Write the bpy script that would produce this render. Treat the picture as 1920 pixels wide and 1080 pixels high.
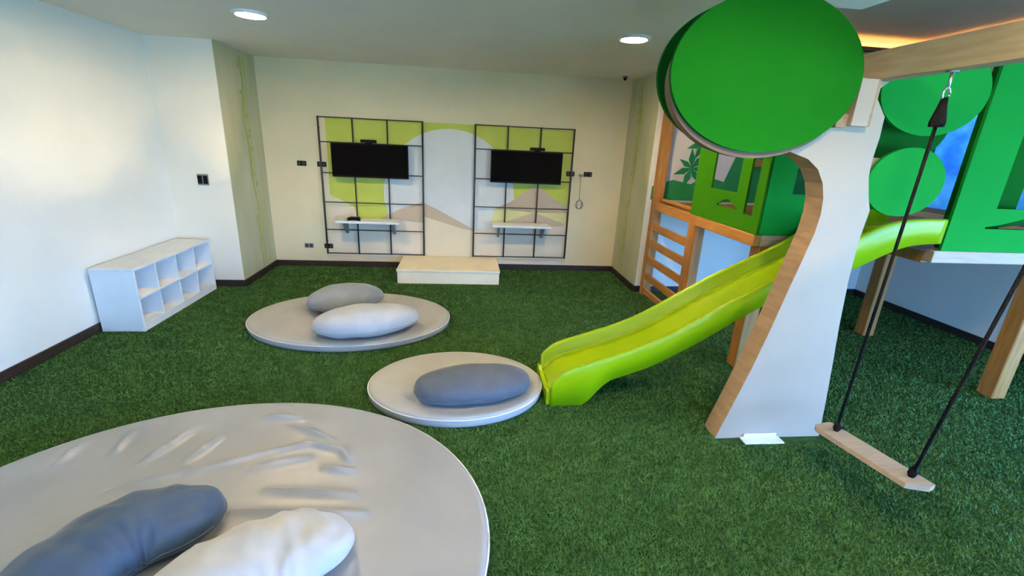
import bpy, bmesh, math, random
import numpy as np
from mathutils import Vector, Matrix, noise
from mathutils.geometry import tessellate_polygon
random.seed(7); rng = np.random.default_rng(7)
S = bpy.context.scene
for o in list(bpy.data.objects): bpy.data.objects.remove(o)
COL = S.collection

# ------------------------------------------------------------------ camera, sky, exposure
CAMH, YAW, PITCH, ROLL, LENS = 1.692, 0.11375, -0.30935, 0.04851, 16.054
cam = bpy.data.objects.new('camera', bpy.data.cameras.new('camera')); COL.objects.link(cam)
cam.data.sensor_width = 36; cam.data.lens = LENS; cam.data.clip_start = 0.02
fwd = Vector((math.sin(YAW)*math.cos(PITCH), math.cos(YAW)*math.cos(PITCH), math.sin(PITCH)))
rt = Vector((math.cos(YAW), -math.sin(YAW), 0)); up = rt.cross(fwd)
r2 = math.cos(ROLL)*rt + math.sin(ROLL)*up; u2 = -math.sin(ROLL)*rt + math.cos(ROLL)*up
M = Matrix((r2, u2, -fwd)).transposed().to_4x4(); M.translation = (0, 0, CAMH)
cam.matrix_world = M; S.camera = cam
S.view_settings.view_transform = 'Standard'; S.view_settings.look = 'None'
S.view_settings.gamma = 1.0; S.view_settings.use_curve_mapping = False
S.view_settings.exposure = 0.0
S.cycles.max_bounces = 10; S.cycles.diffuse_bounces = 5; S.cycles.transparent_max_bounces = 12
S.cycles.sample_clamp_indirect = 12.0
S.cycles.caustics_reflective = False; S.cycles.caustics_refractive = False
SKY = 33.0          # sky strength
LAMP = 1950.0        # downlight lens strength
COVE = 24.0         # warm strip strength

W = bpy.data.worlds.new('sky'); S.world = W; W.use_nodes = True
n = W.node_tree.nodes; l = W.node_tree.links; n.clear()
out = n.new('ShaderNodeOutputWorld'); bg = n.new('ShaderNodeBackground')
tc = n.new('ShaderNodeTexCoord'); sx = n.new('ShaderNodeSeparateXYZ'); cr = n.new('ShaderNodeValToRGB')
mp = n.new('ShaderNodeMapRange'); mp.inputs[1].default_value = -1; mp.inputs[2].default_value = 1
l.new(tc.outputs['Generated'], sx.inputs[0]); l.new(sx.outputs[2], mp.inputs[0]); l.new(mp.outputs[0], cr.inputs[0])
e = cr.color_ramp.elements
e[0].position = 0.0; e[0].color = (.10, .20, .28, 1); e[1].position = 1.0; e[1].color = (.11, .34, 1.0, 1)
for ps, c in ((.46, (.14, .28, .40, 1)), (.52, (.19, .47, 1.0, 1)), (.68, (.13, .38, 1.0, 1))):
    k = cr.color_ramp.elements.new(ps); k.color = c
cl = n.new('ShaderNodeTexNoise'); cl.inputs['Scale'].default_value = 3.2; cl.inputs['Detail'].default_value = 5
l.new(tc.outputs['Generated'], cl.inputs['Vector'])
cr2 = n.new('ShaderNodeValToRGB'); cr2.color_ramp.elements[0].position = .52; cr2.color_ramp.elements[1].position = .72
l.new(cl.outputs['Fac'], cr2.inputs[0])
mx = n.new('ShaderNodeMix'); mx.data_type = 'RGBA'; mx.inputs['B'].default_value = (.38, .64, 1.0, 1)
l.new(cr2.outputs['Color'], mx.inputs['Factor']); l.new(cr.outputs['Color'], mx.inputs['A'])
l.new(mx.outputs['Result'], bg.inputs['Color']); bg.inputs['Strength'].default_value = SKY
l.new(bg.outputs[0], out.inputs[0])

# ------------------------------------------------------------------ materials
MATS = {}
def hexc(r, g, b):
    f = lambda v: ((v/255)/12.92 if v/255 <= .04045 else ((v/255+.055)/1.055)**2.4)
    return (f(r), f(g), f(b))
def mat(name, c1, c2=None, scale=8.0, rough=.6, bump=0.0, bscale=60.0, spec=.4, stretch=(1,1,1), coat=0.0, sheen=0.0, detail=4.0):
    m = bpy.data.materials.new(name); m.use_nodes = True; MATS[name] = m
    nt = m.node_tree; N = nt.nodes; L = nt.links; b = N['Principled BSDF']
    b.inputs['Roughness'].default_value = rough; b.inputs['Specular IOR Level'].default_value = spec
    b.inputs['Coat Weight'].default_value = coat; b.inputs['Sheen Weight'].default_value = sheen
    t = N.new('ShaderNodeTexCoord'); mpn = N.new('ShaderNodeMapping'); mpn.inputs['Scale'].default_value = stretch
    L.new(t.outputs['Object'], mpn.inputs[0])
    nz = N.new('ShaderNodeTexNoise'); nz.inputs['Scale'].default_value = scale; nz.inputs['Detail'].default_value = detail
    L.new(mpn.outputs[0], nz.inputs['Vector'])
    r = N.new('ShaderNodeValToRGB'); r.color_ramp.elements[0].position = .32; r.color_ramp.elements[1].position = .68
    c2 = c2 or tuple(min(1, v*1.08) for v in c1)
    r.color_ramp.elements[0].color = (*c1, 1); r.color_ramp.elements[1].color = (*c2, 1)
    L.new(nz.outputs['Fac'], r.inputs[0]); L.new(r.outputs[0], b.inputs['Base Color'])
    if bump:
        n2 = N.new('ShaderNodeTexNoise'); n2.inputs['Scale'].default_value = bscale; n2.inputs['Detail'].default_value = 4
        L.new(mpn.outputs[0], n2.inputs['Vector'])
        bp = N.new('ShaderNodeBump'); bp.inputs['Strength'].default_value = bump; bp.inputs['Distance'].default_value = .01
        L.new(n2.outputs['Fac'], bp.inputs['Height']); L.new(bp.outputs[0], b.inputs['Normal'])
    return m
def emis(name, c, s):
    m = bpy.data.materials.new(name); m.use_nodes = True; MATS[name] = m
    b = m.node_tree.nodes['Principled BSDF']; b.inputs['Base Color'].default_value = (*c, 1)
    b.inputs['Emission Color'].default_value = (*c, 1); b.inputs['Emission Strength'].default_value = s
    return m
def glass(name, tint, gloss=.06):
    m = bpy.data.materials.new(name); m.use_nodes = True; nt = m.node_tree; N = nt.nodes; L = nt.links
    N.clear(); o = N.new('ShaderNodeOutputMaterial'); t = N.new('ShaderNodeBsdfTransparent'); g = N.new('ShaderNodeBsdfGlossy')
    t.inputs[0].default_value = (*tint, 1); g.inputs['Roughness'].default_value = .03
    mxs = N.new('ShaderNodeMixShader'); mxs.inputs[0].default_value = gloss
    L.new(t.outputs[0], mxs.inputs[1]); L.new(g.outputs[0], mxs.inputs[2]); L.new(mxs.outputs[0], o.inputs[0])
    return m

m_wall = mat('wall_paint', (.80, .78, .71), (.83, .81, .74), 3, .7, .05, 180)
m_wallc = mat('wall_paint_warm_lit', (.84, .755, .62), (.86, .78, .65), 3, .7, .05, 180)  # same room paint, with the column's warmer light put into the colour
m_vstem = mat('mural_vine_print', (.38, .42, .10), (.48, .50, .18), 14, .7)
m_wallb = mat('wall_paint_back', (.80, .66, .41), (.83, .69, .44), 3, .7, .05, 180)
m_ceil = mat('ceiling_paint', (.82, .77, .66), (.85, .80, .69), 2, .8)
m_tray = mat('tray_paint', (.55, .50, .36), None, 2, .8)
m_base = mat('dark_skirting', (.022, .014, .011), (.03, .02, .015), 20, .5)
m_turf = mat('turf_backing', (.022, .060, .014), (.042, .10, .026), 26, .95, .9, 140, .1)
m_blade = mat('turf_blade', (.042, .115, .024), (.078, .185, .046), 9, .7, 0, 60, .25)
m_white = mat('white_laminate', (.76, .76, .75), None, 5, .45)
m_cream = mat('cream_laminate', (.84, .72, .52), None, 5, .5)
m_trunk = mat('trunk_laminate', (.41, .325, .245), (.44, .35, .265), 3, .5)
m_ply = mat('plywood_edge', (.33, .20, .11), (.44, .28, .16), 6, .6, .15, 40, .3, (1, 1, 5))
m_beam = mat('beam_wood', (.34, .26, .16), (.42, .33, .21), 5, .6, .1, 40, .3, (9, 1, 9))
m_core = mat('crown_core_wood', (.15, .095, .06), (.20, .125, .08), 6, .7)
m_wood = mat('pine_wood', (.36, .150, .034), (.47, .22, .06), 5, .55, .1, 40, .3, (8, 8, 1))
m_woodh = mat('pine_wood_rail', (.40, .165, .036), (.50, .235, .065), 5, .55, .1, 40, .3, (8, 1, 8))
m_palewood = mat('pale_wood', (.47, .31, .20), (.55, .38, .26), 5, .5, .08, 40, .3, (1, 8, 8))
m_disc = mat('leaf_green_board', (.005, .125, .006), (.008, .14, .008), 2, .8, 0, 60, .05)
m_discd = mat('dark_leaf_board', (.004, .10, .010), None, 2, .8, 0, 60, .05)  # leaf green darkened; the rear crown board's shade is put into the colour
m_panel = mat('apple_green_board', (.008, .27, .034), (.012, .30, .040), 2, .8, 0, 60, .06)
m_panelw = mat('warm_lit_green_board', (.026, .15, .003), (.034, .175, .005), 2, .8, 0, 60, .06)  # board green with warm light on the deck's left side painted in
m_slide = mat('lime_plastic', (.27, .42, .002), (.30, .45, .003), 2, .30, 0, 60, .30)
m_vinyl = mat('grey_vinyl', (.27, .28, .30), (.31, .32, .34), 3, .36, .10, 14, .5)
m_matg = mat('mat_fabric', (.34, .34, .34), (.38, .38, .37), 5, .7, .12, 40)
m_piping = mat('mat_piping', (.62, .60, .56), None, 5, .6)
m_pdark = mat('slate_fabric', (.020, .048, .10), (.028, .062, .122), 9, .6, .25, 16, .4, (1,1,1), 0, .2)
m_pgrey = mat('grey_fabric', (.21, .23, .26), (.25, .27, .30), 9, .7, .2, 16, .3, (1,1,1), 0, .2)
m_pmid = mat('storm_fabric', (.055, .072, .105), (.07, .088, .125), 9, .6, .2, 16, .4, (1,1,1), 0, .2)
m_pwhite = mat('pale_fabric', (.40, .41, .44), (.44, .45, .48), 9, .6, .2, 16, .3, (1,1,1), 0, .2)
m_black = mat('black_plastic', (.003, .003, .0035), None, 5, .5, 0, 60, .12)
m_screen = mat('screen_black', (.0006, .0006, .0008), None, 5, .6, 0, 60, .03)
m_bar = mat('dark_metal', (.045, .032, .024), None, 10, .5)
m_steel = mat('steel', (.55, .56, .58), None, 10, .3); m_steel.node_tree.nodes['Principled BSDF'].inputs['Metallic'].default_value = 1
m_greypl = mat('grey_plastic', (.22, .22, .20), None, 5, .5)
m_rope = mat('black_rope', (.003, .003, .004), (.006, .006, .007), 90, .95, .5, 200, .1)
m_lime = mat('mural_lime', (.52, .56, .08), (.56, .60, .10), 4, .7)
m_mpale = mat('mural_pale', (.66, .66, .62), None, 4, .7)
m_mtan = mat('mural_tan', (.52, .40, .28), None, 4, .7)
m_msand = mat('mural_sand', (.72, .60, .40), (.75, .63, .43), 3, .7)
m_mpink = mat('mural_blush', (.74, .61, .45), None, 4, .7)
m_mlemon = mat('mural_lemon', (.66, .62, .26), None, 4, .7)
m_wblush = mat('mural_wall_blush', (.84, .74, .68), None, 2, .7)
m_wgreen = mat('mural_wall_green', (.015, .24, .060), (.03, .33, .09), 3, .7)
m_vine = mat('mural_vine_wash', (.60, .55, .38), (.50, .49, .27), 2.4, .7, 0, 60, .3, (1, 2.2, .5), 0, 0, 6)
m_frame = mat('window_frame_paint', (.30, .31, .32), None, 5, .5)
m_lens = emis('lamp_lens', (1.0, .77, .45), LAMP)
m_strip = emis('warm_strip', (1.0, .40, .10), COVE)
g_clear = glass('clear_glass', (.94, .97, 1.0))
g_blue = glass('blue_film_glass', (.10, .25, .50), .04)
def film(m):      # mottled privacy film
    N = m.node_tree.nodes; L = m.node_tree.links; tb = [k for k in N if k.type == 'BSDF_TRANSPARENT'][0]
    t = N.new('ShaderNodeTexCoord'); z = N.new('ShaderNodeTexNoise'); z.inputs['Scale'].default_value = 3.5; z.inputs['Detail'].default_value = 6
    r = N.new('ShaderNodeValToRGB'); L.new(t.outputs['Object'], z.inputs['Vector']); L.new(z.outputs['Fac'], r.inputs[0]); L.new(r.outputs[0], tb.inputs[0])
    e = r.color_ramp.elements; e[0].position = .36; e[0].color = (.06, .125, .20, 1); e[1].position = .72; e[1].color = (.22, .26, .26, 1)
    k = e.new(.52); k.color = (.095, .17, .22, 1)
film(g_blue)

# ------------------------------------------------------------------ mesh helpers
def link(name, me, mats, parent=None, smooth=False):
    for m in (mats if isinstance(mats, (list, tuple)) else [mats]): me.materials.append(m)
    if smooth:
        me.polygons.foreach_set('use_smooth', [True]*len(me.polygons))
    co = np.empty(len(me.vertices)*3); me.vertices.foreach_get('co', co); co = co.reshape(-1, 3)
    lo, hi = co.min(0), co.max(0); c = np.array([(lo[0]+hi[0])/2, (lo[1]+hi[1])/2, lo[2]])
    me.vertices.foreach_set('co', (co-c).ravel()); me.update()
    o = bpy.data.objects.new(name, me); COL.objects.link(o)
    loc = Vector(c)
    if parent:
        o.parent = parent; p = parent; base = Vector((0,0,0))
        while p: base += p.location; p = p.parent
        o.location = loc - base
    else: o.location = loc
    return o
def obj(name, vs, fs, mats, parent=None, smooth=False, midx=None):
    me = bpy.data.meshes.new(name); me.from_pydata([tuple(v) for v in vs], [], fs)
    bm = bmesh.new(); bm.from_mesh(me)
    bmesh.ops.recalc_face_normals(bm, faces=bm.faces); bm.to_mesh(me); bm.free()
    if midx: me.polygons.foreach_set('material_index', midx)
    return link(name, me, mats, parent, smooth)
def box(name, lo, hi, m, parent=None, bev=.004):
    bm = bmesh.new(); bmesh.ops.create_cube(bm, size=1)
    for v in bm.verts: v.co = Vector([lo[i] + (v.co[i]+.5)*(hi[i]-lo[i]) for i in range(3)])
    if bev: bmesh.ops.bevel(bm, geom=list(bm.edges), offset=bev, segments=1, affect='EDGES')
    me = bpy.data.meshes.new(name); bm.to_mesh(me); bm.free()
    return link(name, me, m, parent)
def prism(name, outer, a, b, m, parent=None, holes=(), axis='y', edge=None, round_edge=0):
    """outline in (u, z) extruded along an axis; separate material for the cut edges"""
    def P(u, v, t): return (u, t, v) if axis == 'y' else ((t, u, v) if axis == 'x' else (u, v, t))
    loops = [list(outer)] + [list(h) for h in holes]
    flat = [q for lp in loops for q in lp]; N = len(flat)
    tris = tessellate_polygon([[Vector((q[0], q[1], 0)) for q in lp] for lp in loops])
    vs = [P(q[0], q[1], a) for q in flat] + [P(q[0], q[1], b) for q in flat]
    fs = [tuple(t) for t in tris] + [tuple(i+N for i in t) for t in tris]; mi = [0]*len(fs); k = 0
    for lp in loops:
        for i in range(len(lp)):
            j = (i+1) % len(lp); fs.append((k+i, k+j, N+k+j, N+k+i)); mi.append(1 if edge else 0)
        k += len(lp)
    return obj(name, vs, fs, [m, edge] if edge else m, parent, False, mi)
def ell(cx, cy, a, b, k=64, t0=0): return [(cx+a*math.cos(t0+2*math.pi*i/k), cy+b*math.sin(t0+2*math.pi*i/k)) for i in range(k)]
def rect(x0, x1, z0, z1): return [(x0, z0), (x1, z0), (x1, z1), (x0, z1)]
def tube(name, pts, r, m, parent=None, k=8, rs=None):
    pts = [Vector(p) for p in pts]; vs = []; fs = []
    ref = Vector((0, 0, 1))
    for i, p in enumerate(pts):
        d = (pts[min(i+1, len(pts)-1)] - pts[max(i-1, 0)]).normalized()
        rf = ref if abs(d.dot(ref)) < .95 else Vector((1, 0, 0))
        a = d.cross(rf).normalized(); b = d.cross(a)
        rr = rs[i] if rs else r
        for j in range(k):
            t = 2*math.pi*j/k; vs.append(p + a*rr*math.cos(t) + b*rr*math.sin(t))
    for i in range(len(pts)-1):
        for j in range(k):
            fs.append((i*k+j, i*k+(j+1) % k, (i+1)*k+(j+1) % k, (i+1)*k+j))
    fs.append(tuple(range(k))); fs.append(tuple((len(pts)-1)*k+j for j in range(k)))
    return obj(name, vs, fs, m, parent, True)
def lathe(name, prof, c, m, parent=None, k=40):
    vs = []; fs = []
    for r, z in prof:
        for j in range(k): vs.append((c[0]+r*math.cos(2*math.pi*j/k), c[1]+r*math.sin(2*math.pi*j/k), c[2]+z))
    for i in range(len(prof)-1):
        for j in range(k): fs.append((i*k+j, i*k+(j+1) % k, (i+1)*k+(j+1) % k, (i+1)*k+j))
    fs.append(tuple(range(k))); fs.append(tuple((len(prof)-1)*k+j for j in range(k)))
    return obj(name, vs, fs, m, parent)
def tag(o, label, cat, group=None):
    o['label'] = label; o['category'] = cat
    if group: o['group'] = group
    return o
def struct(o): o['kind'] = 'structure'; return o
def thing(name, loc, label, cat, group=None):
    o = bpy.data.objects.new(name, None); COL.objects.link(o); o.location = loc; o.empty_display_size = .1
    return tag(o, label, cat, group)

# ------------------------------------------------------------------ room shell
XW, XR, XA0, XA1 = -3.056, 5.085, -2.436, 2.109      # left wall, right wall, alcove sides
YB, YC, YF = 6.11, 5.19, -3.4                         # alcove back, column fronts, wall behind camera
H, HT = 2.5, 2.94                                     # ceiling, raised ceiling over the tree house
T = .15
struct(prism('floor', [(XW-.15, YF-.15), (XR+.15, YF-.15), (XR+.15, YB+.15), (XW-.15, YB+.15)], -.1, 0, m_turf, None, (), 'z'))
struct(box('wall_left', (XW-T, YF-T, 0), (XW, YC, HT+.1), m_wall, None, 0))
struct(box('wall_left_column', (XW-T, YC, 0), (XA0-.004, YB+T, HT+.1), m_wallc, None, 0))
wb = struct(box('wall_back', (XA0-.004, YB, 0), (XA1+.004, YB+T, HT+.1), m_wallb, None, 0))
wvl = struct(box('wall_column_side_left', (XA0-.004, YC+.001, 0), (XA0, YB, H), m_vine, None, 0))
wvr = struct(box('wall_column_side_right', (XA1, YC+.001, 0), (XA1+.004, YB, H), m_vine, None, 0))
wc = struct(box('wall_right_column', (XA1+.004, YC, 0), (XR+T, YB+T, HT+.1), m_wall, None, 0))
# right wall with two windows, wall behind the camera with one (outlines in (y,z) / (x,z))
W1 = rect(3.30, 4.85, 1.16, 2.44); W2 = rect(-3.0, 1.9, .10, 1.80); W3 = rect(.2, 4.7, .08, 1.80)
struct(prism('wall_right', rect(YF-T, YC, 0, HT+.1), XR, XR+T, m_wall, None, (W1, W2), 'x'))
struct(prism('wall_front', rect(XW, XR, 0, HT+.1), YF-T, YF, m_wall, None, (W3,), 'y'))
NX, NY0, NY1, EX = 1.85, 2.75, 4.2, 2.235
struct(prism('ceiling', [(XW, YF), (EX, YF), (EX, NY0), (NX, NY0), (NX, NY1), (EX, NY1), (EX, YC), (XA1, YC), (XA1, YB), (XA0, YB), (XA0, YC), (XW, YC)],
      H, HT, m_ceil, None, (), 'z'))
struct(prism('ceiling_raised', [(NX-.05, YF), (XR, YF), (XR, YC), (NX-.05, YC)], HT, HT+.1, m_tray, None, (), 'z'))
bh, bt = .075, .016
def base(name, lo, hi): return struct(box(name, lo, hi, m_base, None, .002))
base('baseboard_left', (XW, YF, 0), (XW+bt, YC, bh)); base('baseboard_left_column', (XW+bt, YC-bt, 0), (XA0, YC, bh))
base('baseboard_left_return', (XA0, YC-bt, 0), (XA0+bt, YB, bh)); base('baseboard_back', (XA0+bt, YB-bt, 0), (XA1-bt, YB, bh))
base('baseboard_right_return', (XA1-bt, YC-bt, 0), (XA1, YB, bh)); base('baseboard_right_column', (XA1, YC-bt, 0), (XR-bt, YC, bh))
base('baseboard_right', (XR-bt, YF, 0), (XR, YC, bh))
# ledge carrying the warm strip round the raised ceiling
tr1 = struct(box('trim_1', (NX+.45, YC-.07, 2.815), (XR-.07, YC, 2.83), m_bar, None, .002))
tr2 = struct(box('trim_2', (XR-.07, -1.0, 2.815), (XR, YC, 2.83), m_bar, None, .002))
box('ledge_lip', (NX+.45, YC-.078, 2.815), (XR-.078, YC-.07, 2.855), m_bar, tr1, .001); box('ledge_lip', (XR-.078, -1.0, 2.815), (XR-.07, YC-.078, 2.855), m_bar, tr2, .001)
tag(box('light_strip', (NX+.45, YC-.05, 2.8302), (XR-.08, YC-.025, 2.838), m_strip, None, .001), 'warm orange light strip glowing on the ledge of the far wall, above the tree house', 'light')
tag(box('light_strip', (XR-.05, -.9, 2.8302), (XR-.025, YC-.06, 2.838), m_strip, None, .001), 'warm orange light strip glowing on the ledge of the right wall, above the tree house', 'light')

def window(idx, plane, lo, hi, u0, u1, z0, z1, nu, g):
    """frame bars and one pane per light, set in the wall thickness"""
    w = bpy.data.objects.new('window_%d' % idx, None); COL.objects.link(w)
    w.location = (plane, (u0+u1)/2, z0) if lo == 'x' else ((u0+u1)/2, plane, z0); w['kind'] = 'structure'
    def B(nm, a0, a1, c0, c1, t0, t1, m, bev=.003):
        if lo == 'x': return box(nm, (t0, a0, c0), (t1, a1, c1), m, w, bev)
        return box(nm, (a0, t0, c0), (a1, t1, c1), m, w, bev)
    t0, t1 = (plane+.05, plane+.11) if hi > 0 else (plane-.11, plane-.05)
    f = .05
    B('frame_rail', u0, u1, z0, z0+f, t0, t1, m_frame); B('frame_rail', u0, u1, z1-f, z1, t0, t1, m_frame)
    st = (u1-u0)/nu; tm = (t0+t1)/2
    for i in range(nu+1):
        c = u0+st*i; c = min(max(c, u0+f/2), u1-f/2); B('frame_stile', c-f/2, c+f/2, z0+f, z1-f, t0, t1, m_frame)
    for i in range(nu):
        a0 = u0+st*i+(f if i == 0 else f/2); a1 = u0+st*(i+1)-(f if i == nu-1 else f/2)
        B('pane', a0, a1, z0+f, z1-f, tm-.003, tm+.003, g, 0)
window(1, XR, 'x', 1, 3.30, 4.85, 1.16, 2.44, 2, g_blue)
window(2, XR, 'x', 1, -3.0, 1.9, .10, 1.80, 4, g_clear)
window(3, YF, 'y', -1, .2, 4.7, .08, 1.80, 4, g_clear)
def portal(loc, rot, sx_, sy_):
    L = bpy.data.lights.new('portal', 'AREA'); L.shape = 'RECTANGLE'; L.size = sx_; L.size_y = sy_; L.cycles.is_portal = True
    o = bpy.data.objects.new('window_portal', L); COL.objects.link(o); o.location = loc; o.rotation_euler = rot
portal((XR+.13, -.55, .95), (0, math.pi/2, 0), 1.7, 4.9); portal((2.45, YF-.13, .94), (math.pi/2, 0, 0), 4.5, 1.72)
portal((XR+.13, 4.075, 1.8), (0, math.pi/2, 0), 1.28, 1.55)

# ------------------------------------------------------------------ wall prints
def decal(name, poly, y, m, par=wb): return prism(name, poly, y-.0015, YB, m, par)
yb = YB
mur = rect(-1.79, 1.42, .082, .19)
decal('mural_skirt', mur, yb-.001, m_mpink)
decal('mural_ground', rect(-1.70, 1.41, .19, .78), yb-.0012, m_mpink)
decal('mural_lime_left', [(-1.69, .95), (-1.40, .80), (-1.36, .62), (-1.05, .60), (-.85, .80), (-.6, 1.4), (-.18, 1.5), (-.18, 1.875), (-1.69, 1.875)], yb-.002, m_lime)
decal('mural_lime_right', [(-.18, 1.5), (.5, 1.3), (.75, .80), (1.39, .66), (1.39, 1.86), (-.18, 1.875)], yb-.002, m_lime)
decal('mural_sun', ell(-.18, .98, .84, .83, 72), yb-.004, m_mpale)
decal('mural_mountain', [(.42, .84), (.62, .93), (.80, 1.06), (.94, 1.15), (1.05, 1.10), (1.20, .99), (1.39, .90), (1.39, .80), (.9, .78)], yb-.0055, m_mtan)
decal('mural_field', [(.42, .84), (.9, .80), (1.39, .80), (1.39, .64), (1.0, .60), (.36, .60)], yb-.0065, m_mlemon)
decal('mural_slope', [(.55, .66), (.95, .80), (1.36, .66), (1.36, .60), (.55, .60)], yb-.0075, m_mtan)
decal('mural_hill', [(-1.2, .60), (-.80, .80), (-.53, .89), (-.30, .78), (.08, .58), (.35, .48), (.35, .36), (-1.2, .36)], yb-.0085, m_mtan)
decal('mural_sand', [(-.52, .70), (-.30, .64), (0, .55), (.35, .50), (.35, .085), (-.52, .085)], yb-.0095, m_msand)
decal('mural_blush_left', [(-1.70, .60), (-1.1, .66), (-.53, .62), (-.53, .19), (-1.70, .19)], yb-.0105, m_mpink)
decal('mural_blush_right', [(.13, .54), (.6, .60), (1.40, .62), (1.40, .19), (.13, .19)], yb-.0115, m_mpink)
# climbing plant print on the two alcove sides
for wv, xf, sg in ((wvl, XA0, 1), (wvr, XA1, -1)):
    for yc, wd in ((5.72, .030), (5.80, .012)):
        Lh = []; Rh = []
        for i in range(41):
            z = .09+2.35*i/40; c_ = yc+.03*math.sin(z*3.1+yc)+.018*math.sin(z*9+sg); w_ = wd*(.5+.7*abs(noise.noise(Vector((yc*9, z*2.3, sg*4)))*2))
            Lh.append((c_-w_, z)); Rh.append((c_+w_, z))
        prism('mural_stem', Lh+Rh[::-1], xf, xf+sg*.0012, m_vstem, wv, (), 'x')
    for i in range(26):
        z = .3+2.05*random.random(); y_ = 5.73+.10*(random.random()-.5); L0 = .05+.05*random.random(); a = random.random()*6.28
        d = (math.cos(a), math.sin(a)); q = (-d[1], d[0])
        prism('mural_leaf', [(y_, z), (y_+d[0]*L0*.5+q[0]*L0*.28, z+d[1]*L0*.5+q[1]*L0*.28), (y_+d[0]*L0, z+d[1]*L0), (y_+d[0]*L0*.5-q[0]*L0*.28, z+d[1]*L0*.5-q[1]*L0*.28)], xf, xf+sg*(.0014+.0001*i), m_vstem, wv, (), 'x')
# jungle print on the column face above the deck
prism('mural_blush', rect(2.16, XR, 1.13, 2.81), YC-.002, YC, m_wblush, wc)
gy = YC-.005
prism('mural_bank', [(2.16, 1.13), (XR, 1.13), (XR, 1.7), (4.4, 1.95), (3.9, 1.85), (3.55, 1.98), (3.16, 1.80), (3.02, 1.36), (2.78, 1.42), (2.62, 1.32), (2.40, 1.36), (2.16, 1.28)], gy, YC-.002, m_wgreen, wc)
prism('mural_canopy', [(2.16, 2.81), (2.16, 2.45), (2.5, 2.30), (2.9, 2.42), (3.4, 2.25), (3.9, 2.38), (4.5, 2.2), (XR, 2.35), (XR, 2.81)], gy-.002, YC-.002, m_wgreen, wc)
for cx, cz, R0, k0 in ((2.60, 1.50, .20, 7), (2.70, 1.78, .24, 8), (3.25, 1.95, .25, 8), (3.7, 2.1, .3, 8)):
    for i in range(k0):
        a = 2*math.pi*i/k0 + cx; L0 = R0*(.8+.4*random.random())
        d = (math.cos(a), math.sin(a)); q = (-d[1], d[0]); w0 = L0*.17
        prism('mural_leaf', [(cx, cz), (cx+d[0]*L0*.45+q[0]*w0, cz+d[1]*L0*.45+q[1]*w0), (cx+d[0]*L0, cz+d[1]*L0), (cx+d[0]*L0*.45-q[0]*w0, cz+d[1]*L0*.45-q[1]*w0)],
              gy-.003-.0004*i, YC-.002, m_wgreen, wc)

# ------------------------------------------------------------------ ceiling lights
def downlight(x, y, label):
    t = thing('downlight', (x, y, H-.02), label, 'light', 'round ceiling downlights')
    lathe('trim_ring', [(.098, .02), (.125, .02), (.127, .012), (.118, .002), (.102, .0), (.098, .006)], (x, y, H-.02), m_white, t)
    lathe('lens', [(.0975, .006), (.0975, .012)], (x, y, H-.02), m_lens, t)
downlight(-1.57, 3.97, 'lit round ceiling downlight above the white cubby shelf side of the room')
downlight(1.29, 3.83, 'lit round ceiling downlight just left of the big green tree crown')
for x, y, w_ in ((-.6, .9, 'over the large grey mat'), (1.29, 1.0, 'overhead near the swing beam')):
    downlight(x, y, 'lit round ceiling downlight ' + w_)
t = thing('ceiling_sensor', (1.90, 5.80, H), 'tiny dark sensor on the ceiling in the far right corner', 'sensor')
lathe('mount', [(.03, 0), (.03, -.012), (.022, -.018)], (1.90, 5.80, H), m_greypl, t, 20); lathe('dome', [(.021, -.018), (.02, -.032), (.012, -.045), (.003, -.05)], (1.90, 5.80, H), m_black, t, 20)

# ------------------------------------------------------------------ media wall
def grid(xs, label):
    zs = (1.875, 1.588, 1.22, .858, .505, .192); y0 = 6.06
    t = thing('wire_grid_panel', (sum(xs)/4, y0, zs[-1]), label, 'grid panel', 'metal grid panels on the back wall')
    for i, x in enumerate(xs): tube('upright_bar', [(x, y0, zs[-1]-.008), (x, y0, zs[0]+.008)], .0115 if i in (0, 3) else .0095, m_bar, t)
    for z in zs: tube('cross_bar', [(xs[0], y0, z), (xs[3], y0, z)], .0065, m_bar, t)
    for x in (xs[0], xs[3]):
        for z in (1.75, .35): tube('standoff', [(x, y0, z), (x, YB-.017, z)], .008, m_bar, t)
grid((-1.761, -1.36, -.945, -.517), 'dark metal wall grid on the left, behind the television beside the light switch column')
grid((.138, .55, .97, 1.401), 'dark metal wall grid on the right, nearer the tree house')
def tv(x0, x1, z0, z1, label):
    t = thing('television', ((x0+x1)/2, 5.98, z0), label, 'television', 'wall televisions')
    box('casing', (x0, 5.975, z0), (x1, 6.015, z1), m_black, t, .006)
    box('screen', (x0+.012, 5.970, z0+.02), (x1-.012, 5.976, z1-.012), m_screen, t, .001)
    box('rear_housing', (x0+.15, 6.014, z0+.06), (x1-.15, 6.044, z1-.06), m_black, t, .006)
    box('wall_mount', ((x0+x1)/2-.1, 6.043, z0+.12), ((x0+x1)/2+.1, 6.106, z1-.12), m_bar, t, .002)
tv(-1.612, -.69, 1.182, 1.587, 'black flat television on the left wall grid, screen off'); tv(.336, 1.256, 1.187, 1.587, 'black flat television on the right wall grid, screen off')
def sensor(xc, z, label):
    t = thing('motion_camera', (xc, 5.99, z), label, 'camera', 'cameras on the televisions')
    box('camera_body', (xc-.095, 5.962, z+.012), (xc+.095, 6.012, z+.048), m_black, t, .008); box('stand', (xc-.04, 5.975, z), (xc+.04, 6.005, z+.014), m_black, t, .002)
    for dx in (-.05, .05): lathe('lens', [(.010, -.002), (.010, .004)], (xc+dx, 5.99, z+.046), m_greypl, t, 12)
sensor(-1.16, 1.587, 'slim black camera sitting on top of the left television'); sensor(.925, 1.587, 'slim black camera sitting on top of the right television')
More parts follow.
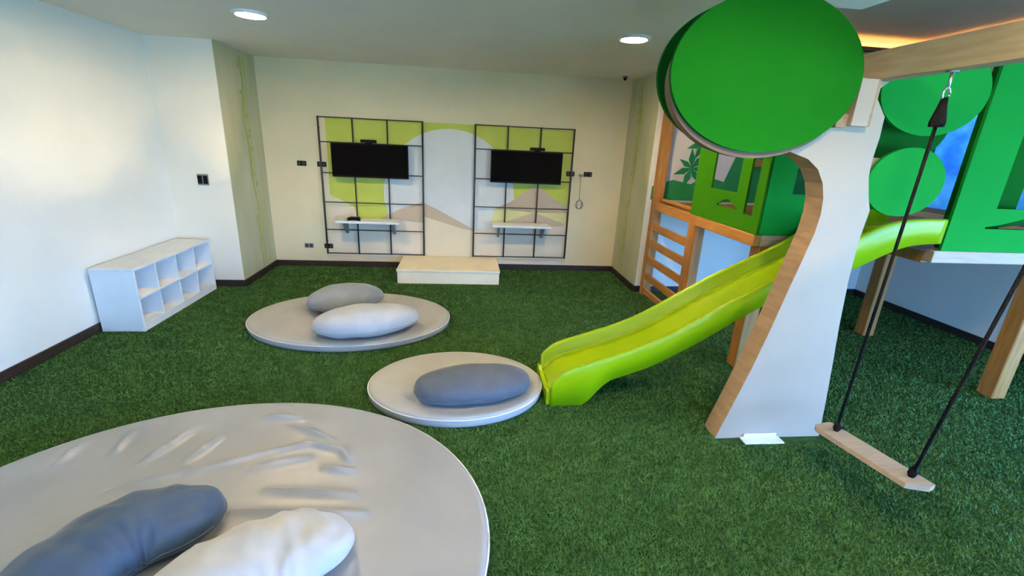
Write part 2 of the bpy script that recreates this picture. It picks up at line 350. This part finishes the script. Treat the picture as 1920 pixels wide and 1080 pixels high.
def shelf(x0, x1, label):
    t = thing('wall_shelf', ((x0+x1)/2, 5.9, .50), label, 'shelf', 'white wall shelves')
    box('shelf_board', (x0, 5.80, .635), (x1, 6.05, .665), m_white, t)
    for x in (x0+.09, x1-.09):
        b = prism('bracket', [(6.05, .635), (5.86, .635), (5.86, .62), (6.02, .47), (6.05, .47)], x-.014, x+.014, m_greypl, t, (), 'x')
shelf(-1.575, -.80, 'white wall shelf under the left television, a controller on it'); shelf(.375, 1.14, 'white wall shelf under the right television, empty')
t = thing('game_controller', (-1.36, 5.90, .665), 'small black game controller lying on the left white wall shelf', 'controller')
prism('body', [(-1.44, 5.86), (-1.43, 5.83), (-1.41, 5.84), (-1.39, 5.875), (-1.33, 5.875), (-1.31, 5.84), (-1.29, 5.83), (-1.28, 5.86), (-1.30, 5.93), (-1.33, 5.945), (-1.39, 5.945), (-1.42, 5.93)], .665, .70, m_black, t, (), 'z')
for dx in (-.03, .03): lathe('thumbstick', [(.006, 0), (.006, .010), (.012, .011), (.012, .016)], (-1.36+dx, 5.90, .70), m_greypl, t, 14)
def socket(x, z, m, label, w_=.055):
    t = thing('wall_socket', (x, YB-.012, z-.03), label, 'socket', 'wall sockets beside the televisions')
    box('plate', (x-w_, YB-.012, z-.030), (x+w_, YB, z+.030), m, t, .003)
    for dx in (-.028, .028): box('insert', (x+dx-.018, YB-.016, z-.019), (x+dx+.018, YB-.0115, z+.019), m_bar, t, .002)
socket(-2.005, 1.319, m_black, 'black wall socket left of the left grid at screen height'); socket(-1.765, 1.317, m_black, 'black wall socket against the left edge of the left television')
socket(-2.005, .277, m_greypl, 'grey wall socket low on the wall, left of the left grid'); socket(-1.755, .276, m_black, 'black wall socket at the lower left corner of the left grid')
socket(1.40, 1.324, m_black, 'black wall socket against the right edge of the right television'); socket(1.636, 1.327, m_black, 'black wall socket right of the right grid at screen height')
cp = [(1.54, YB-.02, 1.31), (1.545, YB-.014, 1.15), (1.55, YB-.014, 1.0)]
for i in range(26):
    a = i*.75; cp.append((1.55+.045*math.sin(a)*(1-.3*math.sin(i*.9)), YB-.02-.012*math.sin(i*1.7), .93+.06*math.cos(a)))
t = thing('hanging_cable', (1.55, YB, .87), 'thin grey cable hanging in a small coil right of the right grid', 'cable')
tube('cable', cp, .0035, m_greypl, t, 6); box('plug', (1.515, YB-.035, 1.296), (1.565, YB, 1.325), m_greypl, t, .004)
t = thing('light_switch', (-2.711, YC-.014, 1.10), 'square dark switch plate on the white left column', 'switch')
box('plate', (-2.765, YC-.010, 1.11), (-2.655, YC, 1.225), m_greypl, t, .003)
for dx in (-.027, .027): box('rocker', (-2.71+dx-.022, YC-.015, 1.125), (-2.71+dx+.022, YC-.0095, 1.21), m_black, t, .002)
t = thing('step_platform', (-.17, 5.745, 0), 'low cream step box against the mural between the two grids', 'step')
box('front_board', (-.78, 5.38, 0), (.448, 5.40, .150), m_cream, t, .002); box('side_board', (-.78, 5.40, 0), (-.76, YB-.02, .150), m_cream, t, .002)
box('side_board', (.428, 5.40, 0), (.448, YB-.02, .150), m_cream, t, .002); box('top_board', (-.79, 5.37, .150), (.458, YB-.02, .175), m_cream, t, .003)

# ------------------------------------------------------------------ cubby shelf
x0, x1, y0, y1, hz = XW+.028, -2.69, 3.895, 5.085, .55
t = thing('cubby_shelf', ((x0+x1)/2, (y0+y1)/2, 0), 'low white open cubby shelf with two rows of compartments along the left wall', 'shelf')
b_ = .018
box('end_panel', (x0, y0, 0), (x1, y0+b_, hz-b_), m_white, t, .002); box('end_panel', (x0, y1-b_, 0), (x1, y1, hz-b_), m_white, t, .002)
box('top_panel', (x0, y0, hz-b_), (x1+.004, y1, hz+.004), m_white, t, .003); box('plinth', (x0+.02, y0+b_, 0), (x1-.004, y1-b_, .05), m_white, t, .001)
box('bottom_panel', (x0, y0+b_, .05), (x1, y1-b_, .05+b_), m_white, t, .002); box('middle_shelf', (x0+.01, y0+b_, .285), (x1, y1-b_, .285+b_), m_white, t, .002)
box('back_panel', (x0, y0+b_, .05+b_), (x0+.01, y1-b_, hz-b_), m_white, t, .001)
for z0, z1 in ((.05+b_, .285), (.285+b_, hz-b_)):
    for i in range(1, 4):
        yy = y0+(y1-y0)*i/4; box('divider', (x0+.01, yy-.008, z0), (x1-.01, yy+.008, z1), m_white, t, .001)

# ------------------------------------------------------------------ floor mats
def seg_d(p, a, b):
    ax, ay = b[0]-a[0], b[1]-a[1]; q = max(0, min(1, ((p[0]-a[0])*ax+(p[1]-a[1])*ay)/(ax*ax+ay*ay)))
    return math.hypot(p[0]-a[0]-q*ax, p[1]-a[1]-q*ay), q
RIDGES = [[(-1.97, 2.074), (-1.962, 2.218)], [(-1.759, 2.154), (-1.78, 2.335)], [(-1.573, 2.077), (-1.52, 2.2)], [(-1.52, 2.2), (-1.478, 2.35)], [(-1.369, 2.069), (-1.304, 2.262)],
          [(-1.301, 1.988), (-.825, 2.184)], [(-.829, 2.198), (-.631, 2.132)], [(-.631, 2.132), (-.566, 2.032)], [(-1.137, 2.459), (-.931, 2.426)], [(-.95, 2.36), (-.70, 2.22)],
          [(-1.601, 1.867), (-1.305, 1.996)], [(-.998, 1.726), (-.428, 1.682)], [(-.673, 1.988), (-.538, 1.966)], [(-1.036, 2.003), (-.79, 2.074)], [(-.9, 1.85), (-.5, 1.8)]]
def floor_mat(c, a, b, h, m, label, nr, na, ridges):
    t = thing('floor_mat', (c[0], c[1], 0), label, 'mat', 'round grey floor mats')
    vs = []; fs = []; rr = .022
    prof = [(i/nr, h) for i in range(1, nr+1)]
    prof = [(p*(1-rr/a), z) for p, z in prof] + [(1-rr/a*.35, h-rr*.25), (1.0, h-rr), (1.0, rr), (1-rr/a*.4, .004), (1-rr/a, 0)]
    vs.append((c[0], c[1], h))
    for k, (p, z) in enumerate(prof):
        for j in range(na):
            th = 2*math.pi*j/na; x = c[0]+a*p*math.cos(th); y = c[1]+b*p*math.sin(th); zz = z
            if k < nr:
                zz += .004*noise.noise(Vector((x*2.2, y*2.2, a)))*(1-p**6)
                for A, B in ridges:
                    d, q = seg_d((x, y), A, B)
                    if d < .07: zz += .030*math.exp(-(d/.017)**1.3)*(.35+.65*math.sin(math.pi*min(1, max(0, .08+.84*q))))
            vs.append((x, y, zz))
    for j in range(na): fs.append((0, 1+j, 1+(j+1) % na))
    for k in range(len(prof)-1):
        for j in range(na):
            q = 1+k*na; fs.append((q+j, q+na+j, q+na+(j+1) % na, q+(j+1) % na))
    q = 1+(len(prof)-1)*na; fs.append(tuple(q+j for j in reversed(range(na))))
    obj('mat_body', vs, fs, m, t, True)
    for z in (h-.018,):
        ring = [(c[0]+(a+.001)*math.cos(th), c[1]+(b+.001)*math.sin(th), z) for th in [2*math.pi*j/96 for j in range(97)]]
        tube('piping', ring, .005, m_piping, t, 6)
    return t
floor_mat((-1.124, 1.567), 1.251, 1.058, .082, m_vinyl, 'largest round grey floor mat with wrinkled cover, in the foreground', 120, 360, RIDGES)
floor_mat((-1.025, 4.14), .904, .665, .075, m_matg, 'round grey floor mat in front of the step box, two pillows on it', 18, 96, [])
floor_mat((-.032, 2.885), .601, .468, .078, m_matg, 'smallest round grey floor mat beside the foot of the slide, one pillow on it', 18, 96, [])

# ------------------------------------------------------------------ pebble pillows
def pillow(name, P0, P1, P2, w, h, z0, m, seed, label, wr=.010, taper=0.0, pw=2.5, folds=0.0):
    t = thing(name, (P1[0], P1[1], z0), label, 'pillow', 'pebble pillows on the mats')
    nu, nv = 56, 40; vs = []; fs = []; seam = []; seam2 = []
    B = lambda s: Vector(((1-s)**2*P0[0]+2*s*(1-s)*P1[0]+s*s*P2[0], (1-s)**2*P0[1]+2*s*(1-s)*P1[1]+s*s*P2[1], 0))
    for i in range(nu+1):
        s = .5-.5*math.cos(math.pi*i/nu); c = B(s); d = (B(min(1, s+.01))-B(max(0, s-.01))).normalized(); nrm = Vector((-d.y, d.x, 0))
        e_ = max(0.0, 1-abs(2*s-1)**pw)**(1/pw)*(1-taper*(s-.5)); e_ = max(e_, .004)
        for j in range(nv):
            a = 2*math.pi*j/nv; ca, sa = math.cos(a), math.sin(a)
            y_ = math.copysign(abs(ca)**.85, ca)*w*e_; z_ = sa*(h*.60 if sa > 0 else h*.40)*min(1, e_**.8)
            p = c+nrm*y_; p.z = z0+h*.40+z_
            nn = noise.noise(Vector((p.x*6, p.y*6, p.z*6+seed)))*wr
            if folds and sa > -.2: nn += folds*(1-abs(noise.noise(Vector((s*9+seed, ca*1.6+s*2, seed)))*2.2))*e_
            off = (nrm*ca+Vector((0, 0, 1))*sa)*nn
            p = p+off*min(1, e_*1.5); p.z = max(p.z, z0+.001+.0*i); vs.append(p)
    for i in range(nu):
        for j in range(nv): fs.append((i*nv+j, i*nv+(j+1) % nv, (i+1)*nv+(j+1) % nv, (i+1)*nv+j))
    fs.append(tuple(range(nv))); fs.append(tuple(nu*nv+j for j in range(nv)))
    obj('cover', vs, fs, m, t, True)
    ring = [vs[i*nv] for i in range(1, nu)] + [vs[i*nv+nv//2] for i in range(nu-1, 0, -1)]; ring.append(ring[0])
    tube('seam', ring, .004, m, t, 6)
pillow('pebble_pillow', (-1.40, 4.10), (-1.16, 4.38), (-.78, 4.42), .25, .23, .076, m_pgrey, 1.3, 'mid grey pebble pillow at the back of the mat near the step box', .010, 0, 1.9)
pillow('pebble_pillow', (-1.225, 3.62), (-.82, 3.68), (-.395, 3.90), .225, .24, .076, m_pwhite, 4.1, 'pale pebble pillow lying in front of the mid grey pillow', .010, 0, 2.0)
pillow('pebble_pillow', (-.295, 2.63), (.09, 2.69), (.46, 2.76), .20, .18, .079, m_pmid, 2.2, 'slate grey pebble pillow alone on the smallest mat by the slide', .010, 0, 2.4)
pillow('pebble_pillow', (-.985, 1.60), (-1.46, 1.70), (-1.40, .98), .195, .18, .083, m_pdark, 5.7, 'curved dark blue pillow in the foreground on the largest mat', .014, 0, 2.6, .013)
pillow('pebble_pillow', (-.425, 1.44), (-.74, 1.53), (-1.06, 1.13), .175, .155, .083, m_pwhite, 8.4, 'pale bluish white pillow in the foreground beside the dark blue one', .014, 0, 2.3, .013)

# ------------------------------------------------------------------ slide
def interp(tab, x):
    if x <= tab[0][0]: return tab[0][1]
    for (a, b), (c, d) in zip(tab, tab[1:]):
        if x <= c: return b+(d-b)*(x-a)/(c-a)
    return tab[-1][1]
RIM = [(.60, .17), (.62, .215), (.66, .25), (.76, .295), (.93, .35), (1.1, .405), (1.32, .50), (1.53, .63), (1.8, .80), (2.1, .955), (2.30, 1.055), (2.48, 1.18), (2.62, 1.275), (2.76, 1.325), (2.9, 1.343), (3.12, 1.345)]
BOT = [(.60, .0), (.845, .0), (.87, .05), (.91, .12), (.97, .185), (1.1, .235), (1.28, .30), (1.6, .49), (1.8, .63), (1.98, .745), (2.3, .89), (2.57, 1.01), (2.74, 1.10), (2.84, 1.155), (2.95, 1.175), (3.12, 1.185)]
def smooth_tab(tab, xs, s=.05):
    v = np.array([interp(tab, x) for x in xs]); k = np.ones(3)/3
    for _ in range(6): v[1:-1] = np.convolve(v, k, 'valid')
    return v
xs = np.concatenate([np.linspace(.60, 1.0, 21), np.linspace(1.03, 3.12, 62)])
rim = smooth_tab(RIM, xs); bot = smooth_tab(BOT, xs)
tS = thing('slide', (1.85, 2.88, 0), 'lime green plastic slide with a wavy chute coming down from the tree house deck', 'slide')
def sweep(name, sect, x_idx, m):
    vs = []; fs = []; K = None
    for i in x_idx:
        s = sect(i); K = len(s)
        for y, z in s: vs.append((xs[i], y, z))
    n_ = len(x_idx)
    for i in range(n_-1):
        for j in range(K): fs.append((i*K+j, i*K+(j+1) % K, (i+1)*K+(j+1) % K, (i+1)*K+j))
    fs.append(tuple(range(K))); fs.append(tuple((n_-1)*K+j for j in range(K)))
    return obj(name, vs, fs, m, tS, True)
YN, YFR = 2.65, 3.11
def bed_z(i): return max(rim[i]-.115, .075)
def rail(s):
    yo = YN if s > 0 else YFR
    def sect(i):
        bz = bed_z(i); lo_ = min(bot[i], bz-.01); r_ = max(rim[i], bz+.02)
        pts = [(yo, lo_), (yo, r_-.012), (yo+s*.004, r_-.003), (yo+s*.014, r_), (yo+s*.028, r_-.003), (yo+s*.036, r_-.016), (yo+s*.052, bz+.035), (yo+s*.07, bz+.012), (yo+s*.09, bz+.004), (yo+s*.09, bz-.012), (yo+s*.04, bz-.012), (yo+s*.02, lo_)]
        return pts
    return sect
allx = list(range(len(xs)))
for s in (1, -1):
    o = sweep('side_rail', rail(s), allx, m_slide)
def bed(i):
    bz = bed_z(i); top_ = [(YN+.074+(YFR-YN-.148)*k/8, bz+.0115-.016*math.sin(math.pi*k/8)) for k in range(9)]
    return top_ + [(y, z-.016) for y, z in reversed(top_)]
sweep('chute_bed', bed, allx, m_slide)
prism('exit_lip', [(YN+.02, 0), (YFR-.02, 0), (YFR-.02, .10), (YFR-.06, .105), (YFR-.1, .085), (YN+.1, .085), (YN+.06, .105), (YN+.02, .10)], .575, .602, m_slide, tS, (), 'x')

# ------------------------------------------------------------------ tree house
ZD = 1.11
tD = thing('tree_house', (3.6, 4.0, 0), 'wooden tree house deck on posts with green cut-out side boards along the right wall', 'play structure')
for (ax, ay) in ((2.29, 3.235), (4.06, 3.9), (4.06, 2.72), (2.215, 4.13)):
    w_ = .058
    box('post', (ax-w_, ay-w_, 0), (ax+w_, ay+w_, ZD-.03), m_wood, tD, .006)
box('corner_post', (2.165, 5.06, 0), (2.265, 5.16, 2.30), m_wood, tD, .005)
box('corner_post', (2.225, 3.235, ZD), (2.285, 3.295, 1.98), m_wood, tD, .004)
box('edge_beam', (2.165, 3.175, 1.025), (2.225, 5.06, ZD), m_woodh, tD, .004)
box('edge_beam', (2.226, 3.175, 1.025), (3.138, 3.235, ZD), m_palewood, tD, .004)
box('edge_beam', (3.14, 2.76, 1.03), (3.20, 3.235, ZD), m_wood, tD, .004)
box('edge_beam', (3.14, 2.69, 1.045), (5.06, 2.758, 1.128), m_palewood, tD, .004)
lad = box('ladder', (2.17, 4.05, 0), (2.21, 4.07, 1.02), m_wood, tD, .003)
for z in (.83, .635, .44, .235): box('ladder_rung', (2.172, 4.19, z-.042), (2.204, 5.06, z+.042), m_woodh, lad, .006)
# rungs lie inside the post line; bottom kick board
box('ladder_rung', (2.172, 4.19, .02), (2.204, 5.06, .09), m_woodh, lad, .006)
for i in range(16):
    y_ = 3.24+i*.121; box('deck_plank', (2.23, y_, ZD-.032), (5.05, y_+.115, ZD-.002), m_wood, tD, .003)
for i in range(4):
    y_ = 2.765+i*.117; box('deck_plank', (3.205, y_, ZD-.032), (5.05, y_+.111, ZD-.002), m_wood, tD, .003)
hill = lambda a0, a1, z0, zt: [(a0, z0), (a1, z0)] + [(a1+(a0-a1)*k/10, z0+.012+(zt-z0-.012)*math.sin(math.pi*k/10)**1.5) for k in range(0, 11)]
prism('side_board', rect(3.19, 4.24, ZD+.003, 1.96), 2.185, 2.203, m_panelw, tD, (rect(3.53, 3.94, 1.385, 1.84), rect(3.285, 3.40, 1.24, 1.84), hill(3.50, 3.80, 1.255, 1.32)), 'x')
prism('front_board', rect(2.205, 2.93, ZD+.003, 1.96), 3.182, 3.20, m_panel, tD, (rect(2.40, 2.62, 1.42, 1.62),), 'y')
prism('front_board', rect(3.185, 5.05, 1.130, 2.36), 2.69, 2.710, m_panel, tD, (rect(3.49, 4.35, 1.42, 2.02), hill(3.455, 4.4, 1.285, 1.385)), 'y')
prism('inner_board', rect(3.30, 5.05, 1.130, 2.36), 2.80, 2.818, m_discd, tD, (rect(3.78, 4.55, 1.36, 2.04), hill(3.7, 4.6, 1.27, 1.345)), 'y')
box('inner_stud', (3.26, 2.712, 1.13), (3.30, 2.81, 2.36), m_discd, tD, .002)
box('back_rail', (3.25, 5.10, 1.55), (5.0, 5.14, 1.63), m_woodh, tD, .004)
box('slide_bracket', (2.30, 3.115, .985), (2.36, 3.174, 1.05), m_greypl, tD, .004)
box('side_rail', (2.24, 4.26, 1.13), (2.26, 5.05, 1.16), m_woodh, tD, .003)

# ------------------------------------------------------------------ play tree
tT = thing('play_tree', (1.92, 2.33, 0), 'white board tree trunk with a large oval green crown carrying the swing beam', 'play tree')
left = [(1.569, 0), (1.64, .24), (1.709, .485), (1.77, .735), (1.823, .984), (1.865, 1.17), (1.893, 1.30), (1.901, 1.40), (1.893, 1.48), (1.868, 1.56), (1.822, 1.63), (1.754, 1.678), (1.626, 1.715), (1.48, 1.74)]
right_ = [(1.48, 2.20), (1.86, 2.20), (1.86, 2.062), (2.09, 2.062), (2.05, 2.03), (2.05, 1.98), (2.115, 1.90), (2.12, 1.80), (2.112, 1.68), (2.12, 1.60), (2.15, 1.50), (2.180, 1.43), (2.165, 1.25), (2.172, 1.02), (2.195, .75), (2.225, .482), (2.25, .24), (2.27, 0)]
prism('trunk', left+right_, 2.27, 2.404, m_trunk, tT, (), 'y', m_ply)
def disc(nm, c, a, b, y0_, y1_, m, edge=None): return prism(nm, ell(c[0], c[1], a, b, 72), y0_, y1_, m, tT, (), 'y', edge)
disc('crown_board', (1.40, 2.043), .473, .345, 2.190, 2.212, m_disc, m_discd)
disc('crown_core', (1.392, 2.003), .455, .333, 2.212, 2.268, m_core, m_core)
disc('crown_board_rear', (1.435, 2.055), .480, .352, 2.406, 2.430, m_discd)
disc('leaf_board', (2.505, 2.055), .322, .228, 2.406, 2.426, m_panel)
disc('leaf_board', (2.485, 1.575), .240, .190, 2.406, 2.426, m_panel)
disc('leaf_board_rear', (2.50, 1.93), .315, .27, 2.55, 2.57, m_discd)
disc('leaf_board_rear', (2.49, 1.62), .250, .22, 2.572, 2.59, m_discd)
for z_ in (1.66, 1.98):
    prism('branch', [(2.02, z_-.05), (2.10, z_-.05), (2.47, z_-.03), (2.47, z_+.03), (2.12, z_+.05), (2.02, z_+.05)], 2.428, 2.462, m_ply, tT)
    box('branch_block', (2.03, 2.404, z_-.04), (2.09, 2.428, z_+.04), m_ply, tT, .002)
for (bx_, bz_) in ((2.42, 1.66), (2.44, 1.98)): tube('spacer', [(bx_, 2.455, bz_), (bx_, 2.58, bz_)], .018, m_ply, tT)
box('crown_strap', (1.895, 2.215, 1.845), (1.985, 2.269, 2.062), m_trunk, tT, .002)
box('strap_edge', (1.985, 2.222, 1.845), (2.004, 2.269, 2.062), m_ply, tT, .002)
box('strap_edge', (1.835, 2.24, 1.835), (1.894, 2.269, 1.90), m_ply, tT, .002)
box('swing_beam', (2.01, -.25, 2.064), (2.09, 2.405, 2.200), m_beam, tT, .004)
prism('beam_support', [(1.70, 0), (2.40, 0), (2.22, 1.0), (2.12, 2.064), (1.98, 2.064), (1.88, 1.0)], -.22, -.09, m_trunk, tT, (), 'y', m_ply)
box('foot_plate', (1.728, 2.200, 0), (1.985, 2.269, .010), m_white, tT, .002)
box('foot_upright', (1.75, 2.258, .010), (1.965, 2.269, .035), m_white, tT, .002)

# ------------------------------------------------------------------ swing
ang = math.atan2(.10, .44); dx_, dy_ = math.sin(ang), -math.cos(ang); qx, qy = math.cos(ang), math.sin(ang)
C0 = (2.072, 1.765); ZS = .27
tW = thing('swing', (C0[0], C0[1], ZS), 'wooden plank swing hanging on two black ropes from the tree beam', 'swing')
def SP(l_, w_): return (C0[0]+dx_*l_+qx*w_, C0[1]+dy_*l_+qy*w_)
hl, hw = .262, .066
oc = [SP(l_, w_) for l_, w_ in ((-hl+.02, -hw), (hl-.05, -hw), (hl, hw*.35), (hl-.005, hw), (-hl+.01, hw), (-hl, hw-.02), (-hl, -hw+.02))]
prism('seat', oc, ZS-.026, ZS, m_palewood, tW, (), 'z')
for s, top in ((-1, (2.05, 1.925)), (1, (2.05, 1.36))):
    b0 = SP(.186*s, .012); bv = Vector((b0[0], b0[1], ZS)); tv_ = Vector((top[0], top[1], 1.93))
    rp = [bv+(tv_-bv)*k/10 for k in range(11)]
    ro = tube('rope', rp, .0075, m_rope, tW, 8)
    tube('knot', [bv+Vector((0, 0, .001)), bv+Vector((0, 0, .018)), bv+Vector((0, 0, .036)), bv+Vector((0, 0, .055))], .01, m_rope, ro, 10, [.012, .019, .016, .008])
    tube('rope_tail', [(b0[0], b0[1], ZS+.012), (b0[0]+qx*.03, b0[1]+qy*.03, ZS+.012), (b0[0]+qx*.06, b0[1]+qy*.06, ZS+.006)], .006, m_rope, ro, 6)
    hk = tube('rope_sleeve', [tv_+Vector((0, 0, -.09)), tv_+Vector((0, 0, -.07)), tv_, tv_+Vector((0, 0, .03))], .02, m_rope, ro, 10, [.028, .030, .016, .012])
    ringp = [(top[0]+.016*math.cos(k*math.pi/8), top[1], 1.975+.024*math.sin(k*math.pi/8)) for k in range(17)]
    tube('shackle', ringp, .005, m_steel, tW, 6)
    tube('eye_bolt', [(top[0], top[1], 1.99), (top[0], top[1], 2.064)], .008, m_steel, tW, 8, [.005, .008])
    lathe('bolt_plate', [(.022, -.006), (.022, -.0005)], (top[0], top[1], 2.064), m_steel, tW, 16)

# ------------------------------------------------------------------ turf pile
def turf():
    N = 680000
    r = np.sqrt(rng.random(N)); # more blades near the camera
    d = .70+7.0*rng.random(N)**1.5; a = YAW + (rng.random(N)-.5)*2*1.30
    x = d*np.sin(a); y = d*np.cos(a)
    k = (x > XW+.03) & (x < XR-.03) & (y > -.5) & (y < YB-.03) & ((y < YC-.03) | ((x > XA0+.03) & (x < XA1-.03)))
    for (cx, cy, aa, bb) in ((-1.124, 1.567, 1.245, 1.052), (-1.025, 4.14, .898, .659), (-.032, 2.885, .595, .462)):
        k &= ((x-cx)/aa)**2+((y-cy)/bb)**2 > 1
    k &= ~((x > -.80) & (x < .46) & (y > 5.36)); k &= ~((x < -2.68) & (y > 3.88)) & ~((x > 1.57) & (x < 2.28) & (y > 2.19) & (y < 2.41))
    x, y, d = x[k], y[k], d[k]; N = len(x)
    h = (.009+.007*rng.random(N)); w = .0012+.0010*d; th = rng.random(N)*2*np.pi
    lean = .006+.008*rng.random(N); la = rng.random(N)*2*np.pi
    v = np.empty((N, 3, 3))
    v[:, 0] = np.c_[x-w*np.cos(th), y-w*np.sin(th), np.zeros(N)]; v[:, 1] = np.c_[x+w*np.cos(th), y+w*np.sin(th), np.zeros(N)]
    v[:, 2] = np.c_[x+lean*np.cos(la), y+lean*np.sin(la), h]
    me = bpy.data.meshes.new('turf_pile'); me.vertices.add(N*3); me.vertices.foreach_set('co', v.ravel())
    me.loops.add(N*3); me.loops.foreach_set('vertex_index', np.arange(N*3, dtype=np.int32))
    me.polygons.add(N); me.polygons.foreach_set('loop_start', np.arange(0, N*3, 3, dtype=np.int32))
    me.update(calc_edges=True); me.validate()
    me.materials.append(m_blade)
    o = bpy.data.objects.new('artificial_grass', me); COL.objects.link(o)
    o['kind'] = 'stuff'; tag(o, 'short dense green artificial grass covering the floor', 'grass')
turf()
